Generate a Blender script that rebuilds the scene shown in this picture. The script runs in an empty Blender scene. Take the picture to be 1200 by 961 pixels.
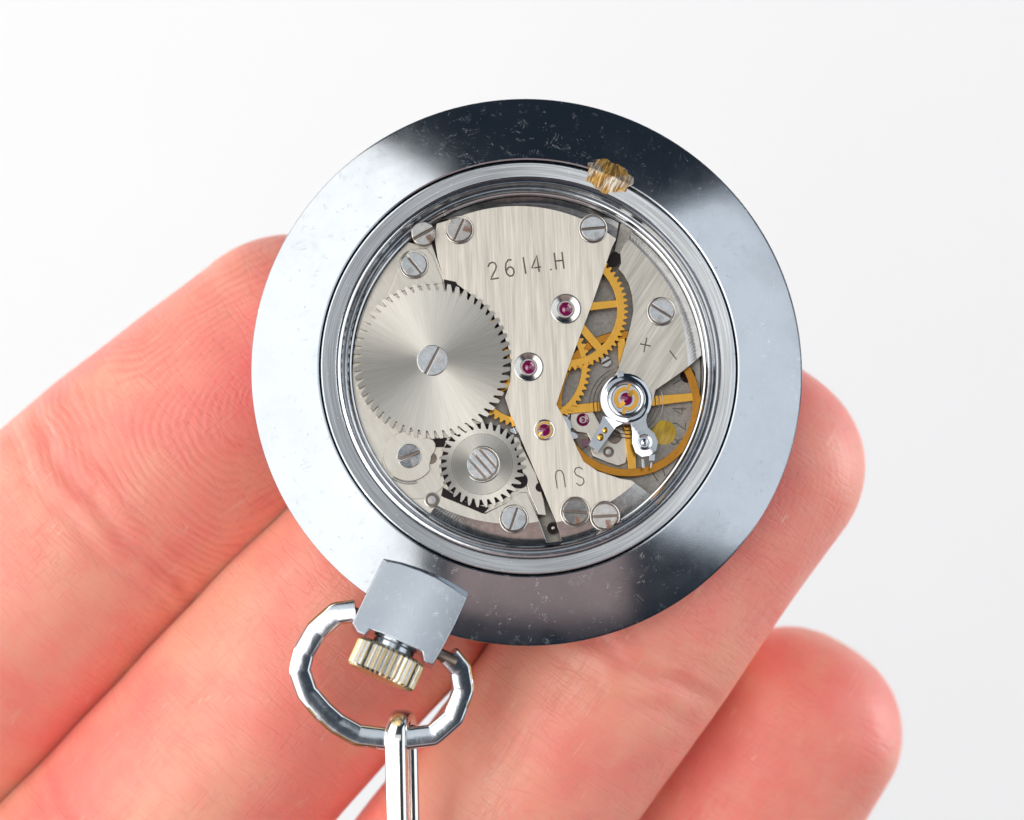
import bpy, bmesh, math, random
import numpy as np
from mathutils import Matrix, Vector, Euler

random.seed(7); rng = np.random.RandomState(7)
S = 0.001                      # everything below is written in millimetres
K = 17.0                       # photograph pixels per millimetre at the watch
D = 350.0                      # camera height above the watch, mm
C = bpy.context.scene.collection
scn = bpy.context.scene

# ------------------------------------------------------------------ camera
cam_d = bpy.data.cameras.new('camera'); cam = bpy.data.objects.new('camera', cam_d); C.objects.link(cam)
cam.location = (0, 0, D*S)
cam_d.sensor_fit = 'HORIZONTAL'; cam_d.sensor_width = 36.0
cam_d.lens = 36.0*D/(1200.0/K)
cam_d.clip_start = 0.01; cam_d.clip_end = 20.0
cam_d.dof.use_dof = True; cam_d.dof.focus_distance = (D-0.3)*S; cam_d.dof.aperture_fstop = 24.0
scn.camera = cam

# ------------------------------------------------------------------ world and lamps
w = bpy.data.worlds.new('World'); scn.world = w; w.use_nodes = True
w.node_tree.nodes['Background'].inputs[0].default_value = (0.45, 0.68, 1.0, 1)
w.node_tree.nodes['Background'].inputs[1].default_value = 0.055

def area(name, loc, target, sx, sy, power, col):
    l = bpy.data.lights.new(name, 'AREA'); l.shape = 'RECTANGLE'; l.size = sx; l.size_y = sy
    l.energy = power; l.color = col
    o = bpy.data.objects.new(name, l); C.objects.link(o)
    o.location = loc
    d = Vector(target) - Vector(loc)
    z = -d.normalized(); y = Vector((0, 1, 0)); x = y.cross(z).normalized(); y = z.cross(x)
    o.rotation_euler = Matrix((x, y, z)).transposed().to_euler()
    return o
# size = width across, size_y = length along the table
area('softbox_left', (-0.58, 0.30, 0.50), (0, 0.30, 0), 0.72, 2.10, 11.0, (1.0, 0.985, 0.96))
area('softbox_right', (0.54, 0.19, 0.395), (0, 0.19, 0), 0.50, 1.0, 2.2, (0.90, 0.95, 1.0))
area('overhead_fill', (-0.05, 0.21, 0.75), (0, 0.0, 0), 0.52, 0.26, 0.37, (0.93, 0.97, 1.0))  # added overhead fill that brightens the upward-facing metal
area('top_softbox', (-0.25, -0.05, 0.80), (0, 0.0, 0), 0.42, 0.42, 1.7, (1.0, 0.985, 0.96))
area('skin_bounce_fill', (0.10, -0.42, 0.67), (0, 0, 0), 0.56, 0.36, 0.34, (1.0, 0.72, 0.66))  # added warm fill standing in for unseen skin reflected in the bezel
area('backdrop_fill', (0.95, 0.15, -0.20), (0.15, 0.05, -0.45), 0.4, 0.6, 6.2, (0.98, 0.985, 1.0))  # added fill, out of view, that brightens the white backdrop
area('backdrop_fill', (-0.95, 0.05, -0.20), (-0.15, 0.0, -0.45), 0.4, 0.6, 6.2, (1.0, 0.99, 0.98))  # second added fill for the backdrop, from the left

scn.render.engine = 'CYCLES'
scn.view_settings.view_transform = 'Standard'; scn.view_settings.look = 'None'
scn.view_settings.gamma = 1.0; scn.view_settings.exposure = 0.0
scn.cycles.use_denoising = True
scn.cycles.max_bounces = 10; scn.cycles.glossy_bounces = 6
scn.cycles.sample_clamp_indirect = 6.0

# ------------------------------------------------------------------ watch frame
OX, OY = (618-600)/K, (480.5-434.3)/K
MW = Matrix.Translation((OX, OY, 0)) @ Euler((math.radians(-6.8), math.radians(2.5), 0), 'XYZ').to_matrix().to_4x4()
MWI = MW.inverted()
def P(px, py, z):
    """point of the watch (local mm) at height z that the pixel looks at"""
    o = MWI @ Vector((0, 0, D)); t = MWI @ Vector(((px-600)/K, (480.5-py)/K, 0))
    d = t - o; k = (z - o.z)/d.z
    return (o.x + d.x*k, o.y + d.y*k)
def Wd(px, py, z):
    f = (D - z)/D
    return ((px-600)/K*f, (480.5-py)/K*f)

# ------------------------------------------------------------------ materials
def nodes(name):
    m = bpy.data.materials.new(name); m.use_nodes = True
    nt = m.node_tree; b = nt.nodes['Principled BSDF']
    return m, nt, b
def N(nt, typ, **kw):
    n = nt.nodes.new(typ)
    for k, v in kw.items():
        if k == 'op': n.operation = v
        elif k.startswith('i_'):
            key = k[2:]; key = int(key) if key.isdigit() else key
            n.inputs[key].default_value = v
        else: setattr(n, k, v)
    return n
def L(nt, a, b): nt.links.new(a, b)
def math_(nt, op, a, b=None, clamp=False):
    n = nt.nodes.new('ShaderNodeMath'); n.operation = op; n.use_clamp = clamp
    for i, v in enumerate((a, b)):
        if v is None: continue
        if isinstance(v, (int, float)): n.inputs[i].default_value = v
        else: L(nt, v, n.inputs[i])
    return n.outputs[0]
def ramp(nt, fac, lo, hi, c0=(0,0,0,1), c1=(1,1,1,1)):
    r = nt.nodes.new('ShaderNodeValToRGB'); r.color_ramp.elements[0].position = lo; r.color_ramp.elements[1].position = hi
    r.color_ramp.elements[0].color = c0; r.color_ramp.elements[1].color = c1
    L(nt, fac, r.inputs[0]); return r.outputs[0]
def coords(nt, scale=(1000,1000,1000), rot=(0,0,0)):
    tc = nt.nodes.new('ShaderNodeTexCoord'); mp = nt.nodes.new('ShaderNodeMapping'); mp.vector_type = 'TEXTURE'
    mp.inputs['Rotation'].default_value = rot
    mp2 = nt.nodes.new('ShaderNodeMapping'); mp2.inputs['Scale'].default_value = scale
    L(nt, tc.outputs['Object'], mp.inputs[0]); L(nt, mp.outputs[0], mp2.inputs[0]); return mp2.outputs[0]
def noise(nt, vec, scale=1.0, detail=2.0, rough=0.5, dist=0.0):
    n = nt.nodes.new('ShaderNodeTexNoise'); n.inputs['Scale'].default_value = scale
    n.inputs['Detail'].default_value = detail; n.inputs['Roughness'].default_value = rough; n.inputs['Distortion'].default_value = dist
    if vec is not None: L(nt, vec, n.inputs['Vector'])
    return n.outputs['Fac']
def mixc(nt, fac, a, b, mode='MIX'):
    n = nt.nodes.new('ShaderNodeMix'); n.data_type = 'RGBA'; n.blend_type = mode
    for sock, v in ((n.inputs['Factor'], fac), (n.inputs['A'], a), (n.inputs['B'], b)):
        if isinstance(v, (int, float)): sock.default_value = v
        elif isinstance(v, tuple): sock.default_value = v
        else: L(nt, v, sock)
    return n.outputs['Result']
def bump(nt, h, strength, dist, prev=None):
    b = nt.nodes.new('ShaderNodeBump'); b.inputs['Strength'].default_value = strength; b.inputs['Distance'].default_value = dist
    L(nt, h, b.inputs['Height'])
    if prev is not None: L(nt, prev, b.inputs['Normal'])
    return b.outputs[0]

def scratch_mask(nt, rots=(0.3, 1.2, 2.3), stretch=16.0, width=0.0028, scale=0.5):
    """hairline scratches: thin contour lines of stretched noise, broken up by a second noise"""
    out = None
    for i, r in enumerate(rots):
        v = coords(nt, (1000*scale, 1000*scale*stretch, 1000*scale), (0, 0, r))
        n = noise(nt, v, 1.0, 1.0, 0.4)
        a = math_(nt, 'ABSOLUTE', math_(nt, 'SUBTRACT', n, 0.5))
        line = math_(nt, 'LESS_THAN', a, width)
        v2 = coords(nt, (700, 1300, 700), (0.2, 0.1, r+1.0))
        brk = ramp(nt, noise(nt, v2, 1.0 + 0.3*i, 1.0), 0.64, 0.70)
        s = math_(nt, 'MULTIPLY', line, brk)
        out = s if out is None else math_(nt, 'MAXIMUM', out, s)
    return out
def specks(nt, scale=1.6, size=0.06, keep=0.25):
    v = coords(nt)
    vo = nt.nodes.new('ShaderNodeTexVoronoi'); vo.inputs['Scale'].default_value = scale; L(nt, v, vo.inputs['Vector'])
    near = math_(nt, 'LESS_THAN', vo.outputs['Distance'], size)
    sep = nt.nodes.new('ShaderNodeSeparateColor'); L(nt, vo.outputs['Color'], sep.inputs[0])
    k = math_(nt, 'LESS_THAN', sep.outputs[0], keep)
    return math_(nt, 'MULTIPLY', near, k)

def chrome(name, col=(0.42, 0.445, 0.475), rough=0.13, wear=1.0):
    m, nt, b = nodes(name)
    b.inputs['Metallic'].default_value = 1
    sc = scratch_mask(nt); sp = specks(nt, 2.2, 0.045, 0.16); sp2 = specks(nt, 7.0, 0.10, 0.07)
    dmg = math_(nt, 'MAXIMUM', math_(nt, 'MAXIMUM', sc, sp), sp2)
    haze = noise(nt, coords(nt, (260,260,260)), 1.0, 4.0, 0.6)
    r0 = math_(nt, 'ADD', math_(nt, 'MULTIPLY', ramp(nt, haze, 0.35, 0.75), 0.10), rough)
    L(nt, math_(nt, 'ADD', r0, math_(nt, 'MULTIPLY', dmg, 0.26*wear)), b.inputs['Roughness'])
    c = mixc(nt, math_(nt, 'MULTIPLY', dmg, 0.30), col+(1,), (0.30, 0.30, 0.30, 1))
    c = mixc(nt, math_(nt, 'MULTIPLY', ramp(nt, haze, 0.42, 0.70), 0.30), c, tuple(x*0.80 for x in col)+(1,))
    L(nt, c, b.inputs['Base Color'])
    fine = noise(nt, coords(nt, (9000, 9000, 9000)), 1.0, 2.0)
    n1 = bump(nt, fine, 0.05, 0.00002)
    L(nt, bump(nt, dmg, 0.32*wear, 0.00003, n1), b.inputs['Normal'])
    return m

def brushed(name, ang=0.0, col=(0.76, 0.695, 0.605), rough=0.42, aniso=0.62, contrast=0.13, freq=11000, along=330, amp=0.14):
    """straight grain; lines run along +Y turned by ang (radians)"""
    m, nt, b = nodes(name)
    b.inputs['Metallic'].default_value = 1
    v = coords(nt, (freq, along, along), (0, 0, ang))
    g = noise(nt, v, 1.0, 3.0, 0.65)
    v2 = coords(nt, (freq*0.32, along*0.6, along), (0, 0, ang)); g2 = noise(nt, v2, 1.0, 2.0, 0.6)
    gg = math_(nt, 'ADD', math_(nt, 'MULTIPLY', g, 0.55), math_(nt, 'MULTIPLY', g2, 0.45))
    dark = tuple(c*(1-contrast*2.2) for c in col)
    base = mixc(nt, ramp(nt, gg, 0.36, 0.62), dark+(1,), col+(1,))
    stain = ramp(nt, noise(nt, coords(nt, (230,230,230)), 1.0, 4.0), 0.40, 0.72)
    base = mixc(nt, math_(nt, 'MULTIPLY', stain, 0.22), base, (0.52, 0.47, 0.40, 1))
    L(nt, base, b.inputs['Base Color'])
    L(nt, math_(nt, 'ADD', math_(nt, 'MULTIPLY', g2, 0.14), rough-0.05), b.inputs['Roughness'])
    b.inputs['Anisotropic'].default_value = aniso
    t = nt.nodes.new('ShaderNodeCombineXYZ'); t.inputs[0].default_value = math.cos(ang); t.inputs[1].default_value = math.sin(ang)
    L(nt, t.outputs[0], b.inputs['Tangent'])
    L(nt, bump(nt, gg, amp, 0.00003), b.inputs['Normal'])
    return m

def sunburst(name, col=(0.68, 0.64, 0.57), rough=0.33):
    m, nt, b = nodes(name)
    b.inputs['Metallic'].default_value = 1
    tc = nt.nodes.new('ShaderNodeTexCoord'); sx = nt.nodes.new('ShaderNodeSeparateXYZ'); L(nt, tc.outputs['Object'], sx.inputs[0])
    a = math_(nt, 'ARCTAN2', sx.outputs[1], sx.outputs[0])
    cx = nt.nodes.new('ShaderNodeCombineXYZ')
    L(nt, math_(nt, 'MULTIPLY', math_(nt, 'COSINE', a), 70.0), cx.inputs[0]); L(nt, math_(nt, 'MULTIPLY', math_(nt, 'SINE', a), 70.0), cx.inputs[1])
    rr = math_(nt, 'SQRT', math_(nt, 'ADD', math_(nt, 'MULTIPLY', sx.outputs[0], sx.outputs[0]), math_(nt, 'MULTIPLY', sx.outputs[1], sx.outputs[1])))
    L(nt, math_(nt, 'MULTIPLY', rr, 350.0), cx.inputs[2])
    g = noise(nt, cx.outputs[0], 1.0, 4.0, 0.7)
    base = mixc(nt, ramp(nt, g, 0.32, 0.66), tuple(c*0.78 for c in col)+(1,), col+(1,))
    L(nt, base, b.inputs['Base Color'])
    b.inputs['Roughness'].default_value = rough
    b.inputs['Anisotropic'].default_value = 0.8
    tg = nt.nodes.new('ShaderNodeCombineXYZ')
    L(nt, math_(nt, 'MULTIPLY', sx.outputs[1], -1000.0), tg.inputs[0]); L(nt, math_(nt, 'MULTIPLY', sx.outputs[0], 1000.0), tg.inputs[1])
    nv_ = nt.nodes.new('ShaderNodeVectorMath'); nv_.operation = 'NORMALIZE'; L(nt, tg.outputs[0], nv_.inputs[0])
    L(nt, nv_.outputs[0], b.inputs['Tangent'])
    L(nt, bump(nt, g, 0.10, 0.00002), b.inputs['Normal'])
    return m

def metal(name, col, rough, var=0.15, scale=1500, rust=0.0):
    m, nt, b = nodes(name)
    b.inputs['Metallic'].default_value = 1
    n = noise(nt, coords(nt, (scale, scale, scale)), 1.0, 3.0, 0.6)
    c = mixc(nt, ramp(nt, n, 0.3, 0.7), tuple(x*(1-var) for x in col)+(1,), col+(1,))
    if rust:
        rn = ramp(nt, noise(nt, coords(nt, (900,900,900)), 1.0, 4.0, 0.65), 0.56, 0.64)
        rf = math_(nt, 'MULTIPLY', rn, rust)
        c = mixc(nt, rf, c, (0.22, 0.10, 0.06, 1))
        L(nt, math_(nt, 'ADD', math_(nt, 'MULTIPLY', rf, 0.35), rough), b.inputs['Roughness'])
    else:
        L(nt, math_(nt, 'ADD', math_(nt, 'MULTIPLY', n, 0.14), max(0.02, rough-0.07)), b.inputs['Roughness'])
    L(nt, c, b.inputs['Base Color'])
    L(nt, bump(nt, n, 0.06, 0.00004), b.inputs['Normal'])
    return m

def turned(name, col=(0.62, 0.64, 0.66)):
    """lathe-turned band: fine concentric grooves, pits and worn spots"""
    m, nt, b = nodes(name); b.inputs['Metallic'].default_value = 1
    tc = nt.nodes.new('ShaderNodeTexCoord'); sx = nt.nodes.new('ShaderNodeSeparateXYZ'); L(nt, tc.outputs['Object'], sx.inputs[0])
    rr = math_(nt, 'SQRT', math_(nt, 'ADD', math_(nt, 'MULTIPLY', sx.outputs[0], sx.outputs[0]), math_(nt, 'MULTIPLY', sx.outputs[1], sx.outputs[1])))
    cx = nt.nodes.new('ShaderNodeCombineXYZ'); L(nt, math_(nt, 'MULTIPLY', rr, 9000.0), cx.inputs[0])
    L(nt, math_(nt, 'MULTIPLY', sx.outputs[0], 160.0), cx.inputs[1]); L(nt, math_(nt, 'MULTIPLY', sx.outputs[1], 160.0), cx.inputs[2])
    g = noise(nt, cx.outputs[0], 1.0, 3.0, 0.6)
    sp = specks(nt, 3.2, 0.14, 0.14)
    c = mixc(nt, ramp(nt, g, 0.32, 0.66), tuple(x*0.55 for x in col)+(1,), col+(1,))
    L(nt, mixc(nt, math_(nt, 'MULTIPLY', sp, 0.7), c, (0.85, 0.85, 0.85, 1)), b.inputs['Base Color'])
    b.inputs['Roughness'].default_value = 0.52
    L(nt, bump(nt, math_(nt, 'ADD', g, sp), 0.35, 0.00004), b.inputs['Normal'])
    return m

M = {}
M['chrome'] = chrome('polished_chrome')
M['chrome_soft'] = chrome('scuffed_chrome', (0.50, 0.535, 0.575), 0.16, 1.3)
M['ring'] = turned('turned_steel')
M['ring_pol'] = metal('polished_ring', (0.60, 0.62, 0.65), 0.17)
M['dark'] = metal('gap_shade', (0.035, 0.028, 0.03), 0.5)  # near-black colour paints shade into holes, recesses and tooth gaps
M['groove'] = metal('groove_steel', (0.16, 0.15, 0.155), 0.35)
M['bridge'] = brushed('brushed_nickel', math.radians(2))
M['cock'] = brushed('brushed_nickel_slanted', math.radians(-33), (0.82, 0.76, 0.665), 0.40, 0.7, 0.16, 6500, 300, 0.2)
M['barrel'] = brushed('satin_nickel', math.radians(30), (0.69, 0.645, 0.57), 0.36, 0.3, 0.06, 5000, 900, 0.08)
M['plate'] = metal('grained_nickel', (0.44, 0.405, 0.36), 0.42, 0.35, 5000)
M['chamfer'] = metal('polished_chamfer', (0.60, 0.58, 0.55), 0.22, 0.25, 2500)
M['sun'] = sunburst('sunburst_steel')
M['sun_inner'] = sunburst('sunburst_steel_fine', (0.52, 0.49, 0.44), 0.30)
M['tooth_side'] = metal('steel_edge', (0.50, 0.45, 0.40), 0.35)
M['screw'] = metal('screw_steel', (0.62, 0.62, 0.62), 0.12, 0.25, 2200, 0.25)
M['screw_rusty'] = metal('screw_steel_rusty', (0.64, 0.60, 0.56), 0.15, 0.25, 2200, 0.9)
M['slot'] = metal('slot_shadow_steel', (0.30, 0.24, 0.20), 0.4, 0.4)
M['rim'] = metal('countersink_steel', (0.60, 0.575, 0.54), 0.22)
M['gold'] = metal('gilt_brass', (0.88, 0.46, 0.08), 0.21, 0.18, 1500)
M['balance'] = metal('gilt_copper', (0.60, 0.26, 0.04), 0.24, 0.2, 1500)
M['brass'] = brushed('brass_grain', math.radians(-20), (0.74, 0.46, 0.06), 0.3, 0.3, 0.25, 4000, 700)
M['steel'] = metal('polished_steel', (0.50, 0.52, 0.55), 0.09, 0.15, 2000)
M['hair'] = metal('spring_steel', (0.30, 0.28, 0.28), 0.3)
M['engrave_shade'] = metal('engraved_line_shade', (0.20, 0.17, 0.14), 0.45, 0.3)  # dark tone stands in for the shade inside engraved grooves

def ruby_mat():
    m, nt, b = nodes('ruby')
    b.inputs['Base Color'].default_value = (0.30, 0.008, 0.085, 1)
    b.inputs['Roughness'].default_value = 0.06; b.inputs['IOR'].default_value = 1.77
    b.inputs['Coat Weight'].default_value = 0.5
    n = noise(nt, coords(nt), 1.5, 2.0)
    L(nt, mixc(nt, n, (0.10, 0.002, 0.035, 1), (0.22, 0.006, 0.075, 1)), b.inputs['Base Color'])
    return m
M['ruby'] = ruby_mat()

def worn_chrome(name, plate=(0.64, 0.67, 0.71), under=(0.40, 0.28, 0.13)):
    m, nt, b = nodes(name)
    b.inputs['Metallic'].default_value = 1
    at = nt.nodes.new('ShaderNodeAttribute'); at.attribute_name = 'wear'
    n = noise(nt, coords(nt, (1400,1400,1400)), 1.0, 4.0, 0.65)
    f = math_(nt, 'GREATER_THAN', math_(nt, 'ADD', at.outputs['Fac'], math_(nt, 'MULTIPLY', n, 0.55)), 0.80)
    L(nt, mixc(nt, f, plate+(1,), under+(1,)), b.inputs['Base Color'])
    sc = scratch_mask(nt)
    L(nt, math_(nt, 'ADD', math_(nt, 'ADD', math_(nt, 'MULTIPLY', f, 0.28), math_(nt, 'MULTIPLY', sc, 0.3)), 0.17), b.inputs['Roughness'])
    hn = noise(nt, coords(nt, (700,700,700)), 1.0, 3.0)
    n1 = bump(nt, hn, 0.12, 0.0002)
    L(nt, bump(nt, math_(nt, 'SUBTRACT', 1.0, f), 0.5, 0.00004, n1), b.inputs['Normal'])
    return m
M['worn'] = worn_chrome('worn_chrome')
M['crown'] = worn_chrome('worn_crown', (0.74, 0.73, 0.70), (0.72, 0.55, 0.28))
M['link'] = metal('silver_wire', (0.86, 0.83, 0.79), 0.13, 0.1, 900)

def chip_mat():
    m, nt, b = nodes('bare_brass_gouge')
    b.inputs['Metallic'].default_value = 1
    v = coords(nt, (5200, 900, 2000), (0, 0, math.radians(-24)))
    st = noise(nt, v, 1.0, 4.0, 0.65, 0.4)
    n = noise(nt, coords(nt, (900,900,900)), 1.0, 3.0, 0.6)
    c = mixc(nt, ramp(nt, n, 0.46, 0.56), (0.62, 0.36, 0.09, 1), (0.62, 0.56, 0.46, 1))
    c = mixc(nt, ramp(nt, st, 0.40, 0.60, (1,1,1,1), (0,0,0,1)), c, (0.22, 0.12, 0.05, 1))
    L(nt, c, b.inputs['Base Color'])
    b.inputs['Roughness'].default_value = 0.36
    L(nt, bump(nt, st, 0.8, 0.00012), b.inputs['Normal'])
    return m
M['chip'] = chip_mat()

def backdrop_mat():
    m, nt, b = nodes('white_paper')
    n = noise(nt, coords(nt, (40,40,40)), 1.0, 3.0)
    L(nt, mixc(nt, n, (0.90, 0.90, 0.90, 1), (0.92, 0.92, 0.92, 1)), b.inputs['Base Color'])
    b.inputs['Roughness'].default_value = 0.8
    return m
M['paper'] = backdrop_mat()

def skin_mat():
    m, nt, b = nodes('skin')
    def attr(n):
        a = nt.nodes.new('ShaderNodeAttribute'); a.attribute_name = n; return a.outputs['Fac']
    s, wv, ph, amp, red = attr('along'), attr('across'), attr('ridge'), attr('ridge_amp'), attr('redness')
    oc = coords(nt)
    mott = noise(nt, oc, 0.085, 3.0, 0.6); mott2 = noise(nt, oc, 0.55, 3.0, 0.6)
    # friction ridges
    wob = math_(nt, 'MULTIPLY', math_(nt, 'SUBTRACT', noise(nt, oc, 0.14, 2.0, 0.5), 0.5), 5.0)
    sn = math_(nt, 'SINE', math_(nt, 'MULTIPLY', math_(nt, 'ADD', ph, wob), 2*math.pi))
    brk = ramp(nt, noise(nt, oc, 0.35, 3.0), 0.38, 0.62)
    rid = math_(nt, 'MULTIPLY', math_(nt, 'MULTIPLY', sn, amp), math_(nt, 'ADD', math_(nt, 'MULTIPLY', brk, 0.75), 0.25))
    # fine lines running along and across the finger (dry skin)
    cv = nt.nodes.new('ShaderNodeCombineXYZ'); L(nt, math_(nt, 'MULTIPLY', s, 0.16), cv.inputs[0]); L(nt, math_(nt, 'MULTIPLY', wv, 1.7), cv.inputs[1])
    nl = noise(nt, cv.outputs[0], 1.0, 3.0, 0.6, 0.3)
    ln = ramp(nt, math_(nt, 'ABSOLUTE', math_(nt, 'SUBTRACT', nl, 0.5)), 0.0, 0.035, (1,1,1,1), (0,0,0,1))
    lmask = ramp(nt, noise(nt, oc, 0.22, 2.0), 0.46, 0.62)
    ln = math_(nt, 'MULTIPLY', ln, lmask)
    cv2 = nt.nodes.new('ShaderNodeCombineXYZ'); L(nt, math_(nt, 'MULTIPLY', s, 1.25), cv2.inputs[0]); L(nt, math_(nt, 'MULTIPLY', wv, 0.22), cv2.inputs[1])
    nx = noise(nt, cv2.outputs[0], 1.0, 2.0, 0.5, 0.1)
    lx = ramp(nt, math_(nt, 'ABSOLUTE', math_(nt, 'SUBTRACT', nx, 0.5)), 0.0, 0.04, (1,1,1,1), (0,0,0,1))
    cv3 = nt.nodes.new('ShaderNodeCombineXYZ'); L(nt, math_(nt, 'MULTIPLY', s, 0.10), cv3.inputs[0]); L(nt, math_(nt, 'MULTIPLY', wv, 2.2), cv3.inputs[1]); cv3.inputs[2].default_value = 7.0
    nw = noise(nt, cv3.outputs[0], 1.0, 1.0, 0.5)
    lw = math_(nt, 'LESS_THAN', math_(nt, 'ABSOLUTE', math_(nt, 'SUBTRACT', nw, 0.56)), 0.010)
    cv4 = nt.nodes.new('ShaderNodeCombineXYZ'); L(nt, math_(nt, 'MULTIPLY', s, 0.45), cv4.inputs[0]); L(nt, math_(nt, 'MULTIPLY', wv, 0.9), cv4.inputs[1])
    lw = math_(nt, 'MULTIPLY', lw, ramp(nt, noise(nt, cv4.outputs[0], 1.0, 1.0), 0.60, 0.66))
    # colour of the skin itself
    base = mixc(nt, ramp(nt, mott, 0.38, 0.62), (0.88, 0.415, 0.30, 1), (0.89, 0.29, 0.235, 1))
    rf = math_(nt, 'ADD', math_(nt, 'MULTIPLY', red, 0.8), math_(nt, 'MULTIPLY', math_(nt, 'SUBTRACT', mott2, 0.5), 0.55), clamp=True)
    base = mixc(nt, rf, base, (0.86, 0.17, 0.16, 1))
    base = mixc(nt, math_(nt, 'MULTIPLY', math_(nt, 'ADD', math_(nt, 'MULTIPLY', rid, -0.5), 0.0), 0.55, clamp=True), base, (0.66, 0.17, 0.14, 1))
    base = mixc(nt, math_(nt, 'MULTIPLY', lx, 0.06), base, (0.66, 0.20, 0.16, 1))
    base = mixc(nt, math_(nt, 'MULTIPLY', ln, 0.12), base, (0.66, 0.20, 0.16, 1))
    base = mixc(nt, math_(nt, 'MULTIPLY', lw, 0.30), base, (0.92, 0.66, 0.50, 1))
    L(nt, base, b.inputs['Base Color'])
    b.inputs['Subsurface Weight'].default_value = 1.0
    b.inputs['Subsurface Radius'].default_value = (1.0, 0.13, 0.08)
    b.inputs['Subsurface Scale'].default_value = 0.0021
    b.inputs['Roughness'].default_value = 0.42
    b.inputs['Specular IOR Level'].default_value = 0.5
    n1 = bump(nt, rid, 0.25, 0.00006)
    n2 = bump(nt, math_(nt, 'ADD', math_(nt, 'MULTIPLY', ln, -1.0), math_(nt, 'MULTIPLY', lx, -0.6)), 0.48, 0.00006, n1)
    vo = nt.nodes.new('ShaderNodeTexVoronoi'); vo.inputs['Scale'].default_value = 2.6; L(nt, oc, vo.inputs['Vector'])
    n3 = bump(nt, vo.outputs['Distance'], 0.28, 0.00006, n2)
    L(nt, n3, b.inputs['Normal'])
    return m
M['skin'] = skin_mat()

# ------------------------------------------------------------------ mesh helpers (mm in, metres out)
def mesh_obj(name, verts, faces, mats, parent=None, loc=(0,0,0), rotz=0.0, smooth=False, fmat=None, attrs=None, bevel=0.0, seg=2, limit=45):
    me = bpy.data.meshes.new(name)
    v = np.asarray(verts, float)*S
    me.from_pydata([tuple(a) for a in v], [], faces)
    if not isinstance(mats, (list, tuple)): mats = [mats]
    for mm in mats: me.materials.append(mm)
    if fmat is not None: me.polygons.foreach_set('material_index', fmat)
    if smooth is True: me.polygons.foreach_set('use_smooth', [True]*len(me.polygons))
    elif smooth: me.polygons.foreach_set('use_smooth', list(smooth))
    bm = bmesh.new(); bm.from_mesh(me); bmesh.ops.recalc_face_normals(bm, faces=bm.faces); bm.to_mesh(me); bm.free()
    if smooth is not False and name != 'hand': me.set_sharp_from_angle(angle=math.radians(26))
    if attrs:
        for k, a in attrs.items():
            at = me.attributes.new(k, 'FLOAT', 'POINT'); at.data.foreach_set('value', np.asarray(a, np.float32))
    o = bpy.data.objects.new(name, me); C.objects.link(o)
    o.location = tuple(c*S for c in loc); o.rotation_euler = (0, 0, rotz)
    if parent is not None: o.parent = parent
    if bevel:
        bv = o.modifiers.new('bevel', 'BEVEL'); bv.width = bevel*S; bv.segments = seg; bv.limit_method = 'ANGLE'; bv.angle_limit = math.radians(limit)
    return o

def cr(pts, t):
    """Catmull-Rom through rows of pts at parameter t in 0..len-1"""
    n = len(pts); i = min(int(t), n-2); u = t-i
    p0 = pts[max(i-1, 0)]; p1 = pts[i]; p2 = pts[i+1]; p3 = pts[min(i+2, n-1)]
    return 0.5*((2*p1)+(-p0+p2)*u+(2*p0-5*p1+4*p2-p3)*u*u+(-p0+3*p1-3*p2+p3)*u**3)

class MB:
    def __init__(s): s.v = []; s.f = []; s.m = []; s.s = []
    def add(s, v, f, mat=0, smooth=False):
        o = len(s.v); s.v += [tuple(x) for x in v]; s.f += [tuple(i+o for i in q) for q in f]; s.m += [mat]*len(f); s.s += [smooth]*len(f)
    def lathe(s, prof, n=96, mat=0, smooth=True, c=(0,0), close=False, mats=None):
        v = []; f = []
        for (r, z) in prof:
            for i in range(n):
                a = 2*math.pi*i/n; v.append((c[0]+r*math.cos(a), c[1]+r*math.sin(a), z))
        k = len(prof)
        rng_ = range(k if close else k-1)
        for j in rng_:
            for i in range(n):
                i2 = (i+1) % n; j2 = (j+1) % k
                f.append((j*n+i, j*n+i2, j2*n+i2, j2*n+i))
        s.add(v, f, mat, smooth)
        if mats:
            base = len(s.m)-len(f)
            for j in rng_:
                for i in range(n): s.m[base+j*n+i] = mats[j]
    def prism(s, loop, z0, z1, mat=0, side=None, smooth=False):
        n = len(loop)
        v = [(x, y, z1) for x, y in loop]+[(x, y, z0) for x, y in loop]
        s.add(v, [tuple(range(n))], mat, smooth); 
        o = len(s.v)-2*n
        s.f.append(tuple(o+n+i for i in reversed(range(n)))); s.m.append(mat if side is None else side); s.s.append(False)
        for i in range(n):
            j = (i+1) % n
            s.f.append((o+i, o+j, o+n+j, o+n+i)); s.m.append(mat if side is None else side); s.s.append(False)
    def tube(s, pts, r, n=8, mat=0, closed=False, up=(0,0,1), sect=None):
        pts = [Vector(p) for p in pts]; k = len(pts); v = []; f = []
        for i, p in enumerate(pts):
            a = pts[(i-1) % k] if (closed or i > 0) else p
            b = pts[(i+1) % k] if (closed or i < k-1) else p
            t = (b-a).normalized(); x = t.cross(Vector(up)).normalized(); y = x.cross(t)
            if sect is None: sc = [(math.cos(2*math.pi*q/n)*r, math.sin(2*math.pi*q/n)*r) for q in range(n)]
            else: sc = sect
            for (sx_, sy_) in sc: v.append(tuple(p+x*sx_+y*sy_))
        m = len(sc)
        for i in range(k if closed else k-1):
            i2 = (i+1) % k
            for q in range(m): f.append((i*m+q, i*m+(q+1) % m, i2*m+(q+1) % m, i2*m+q))
        if not closed:
            f.append(tuple(range(m))); f.append(tuple((k-1)*m+q for q in reversed(range(m))))
        s.add(v, f, mat, sect is None)
    def build(s, name, mats, parent=None, **kw):
        return mesh_obj(name, s.v, s.f, mats, parent, fmat=s.m, smooth=s.s, **kw)

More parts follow.
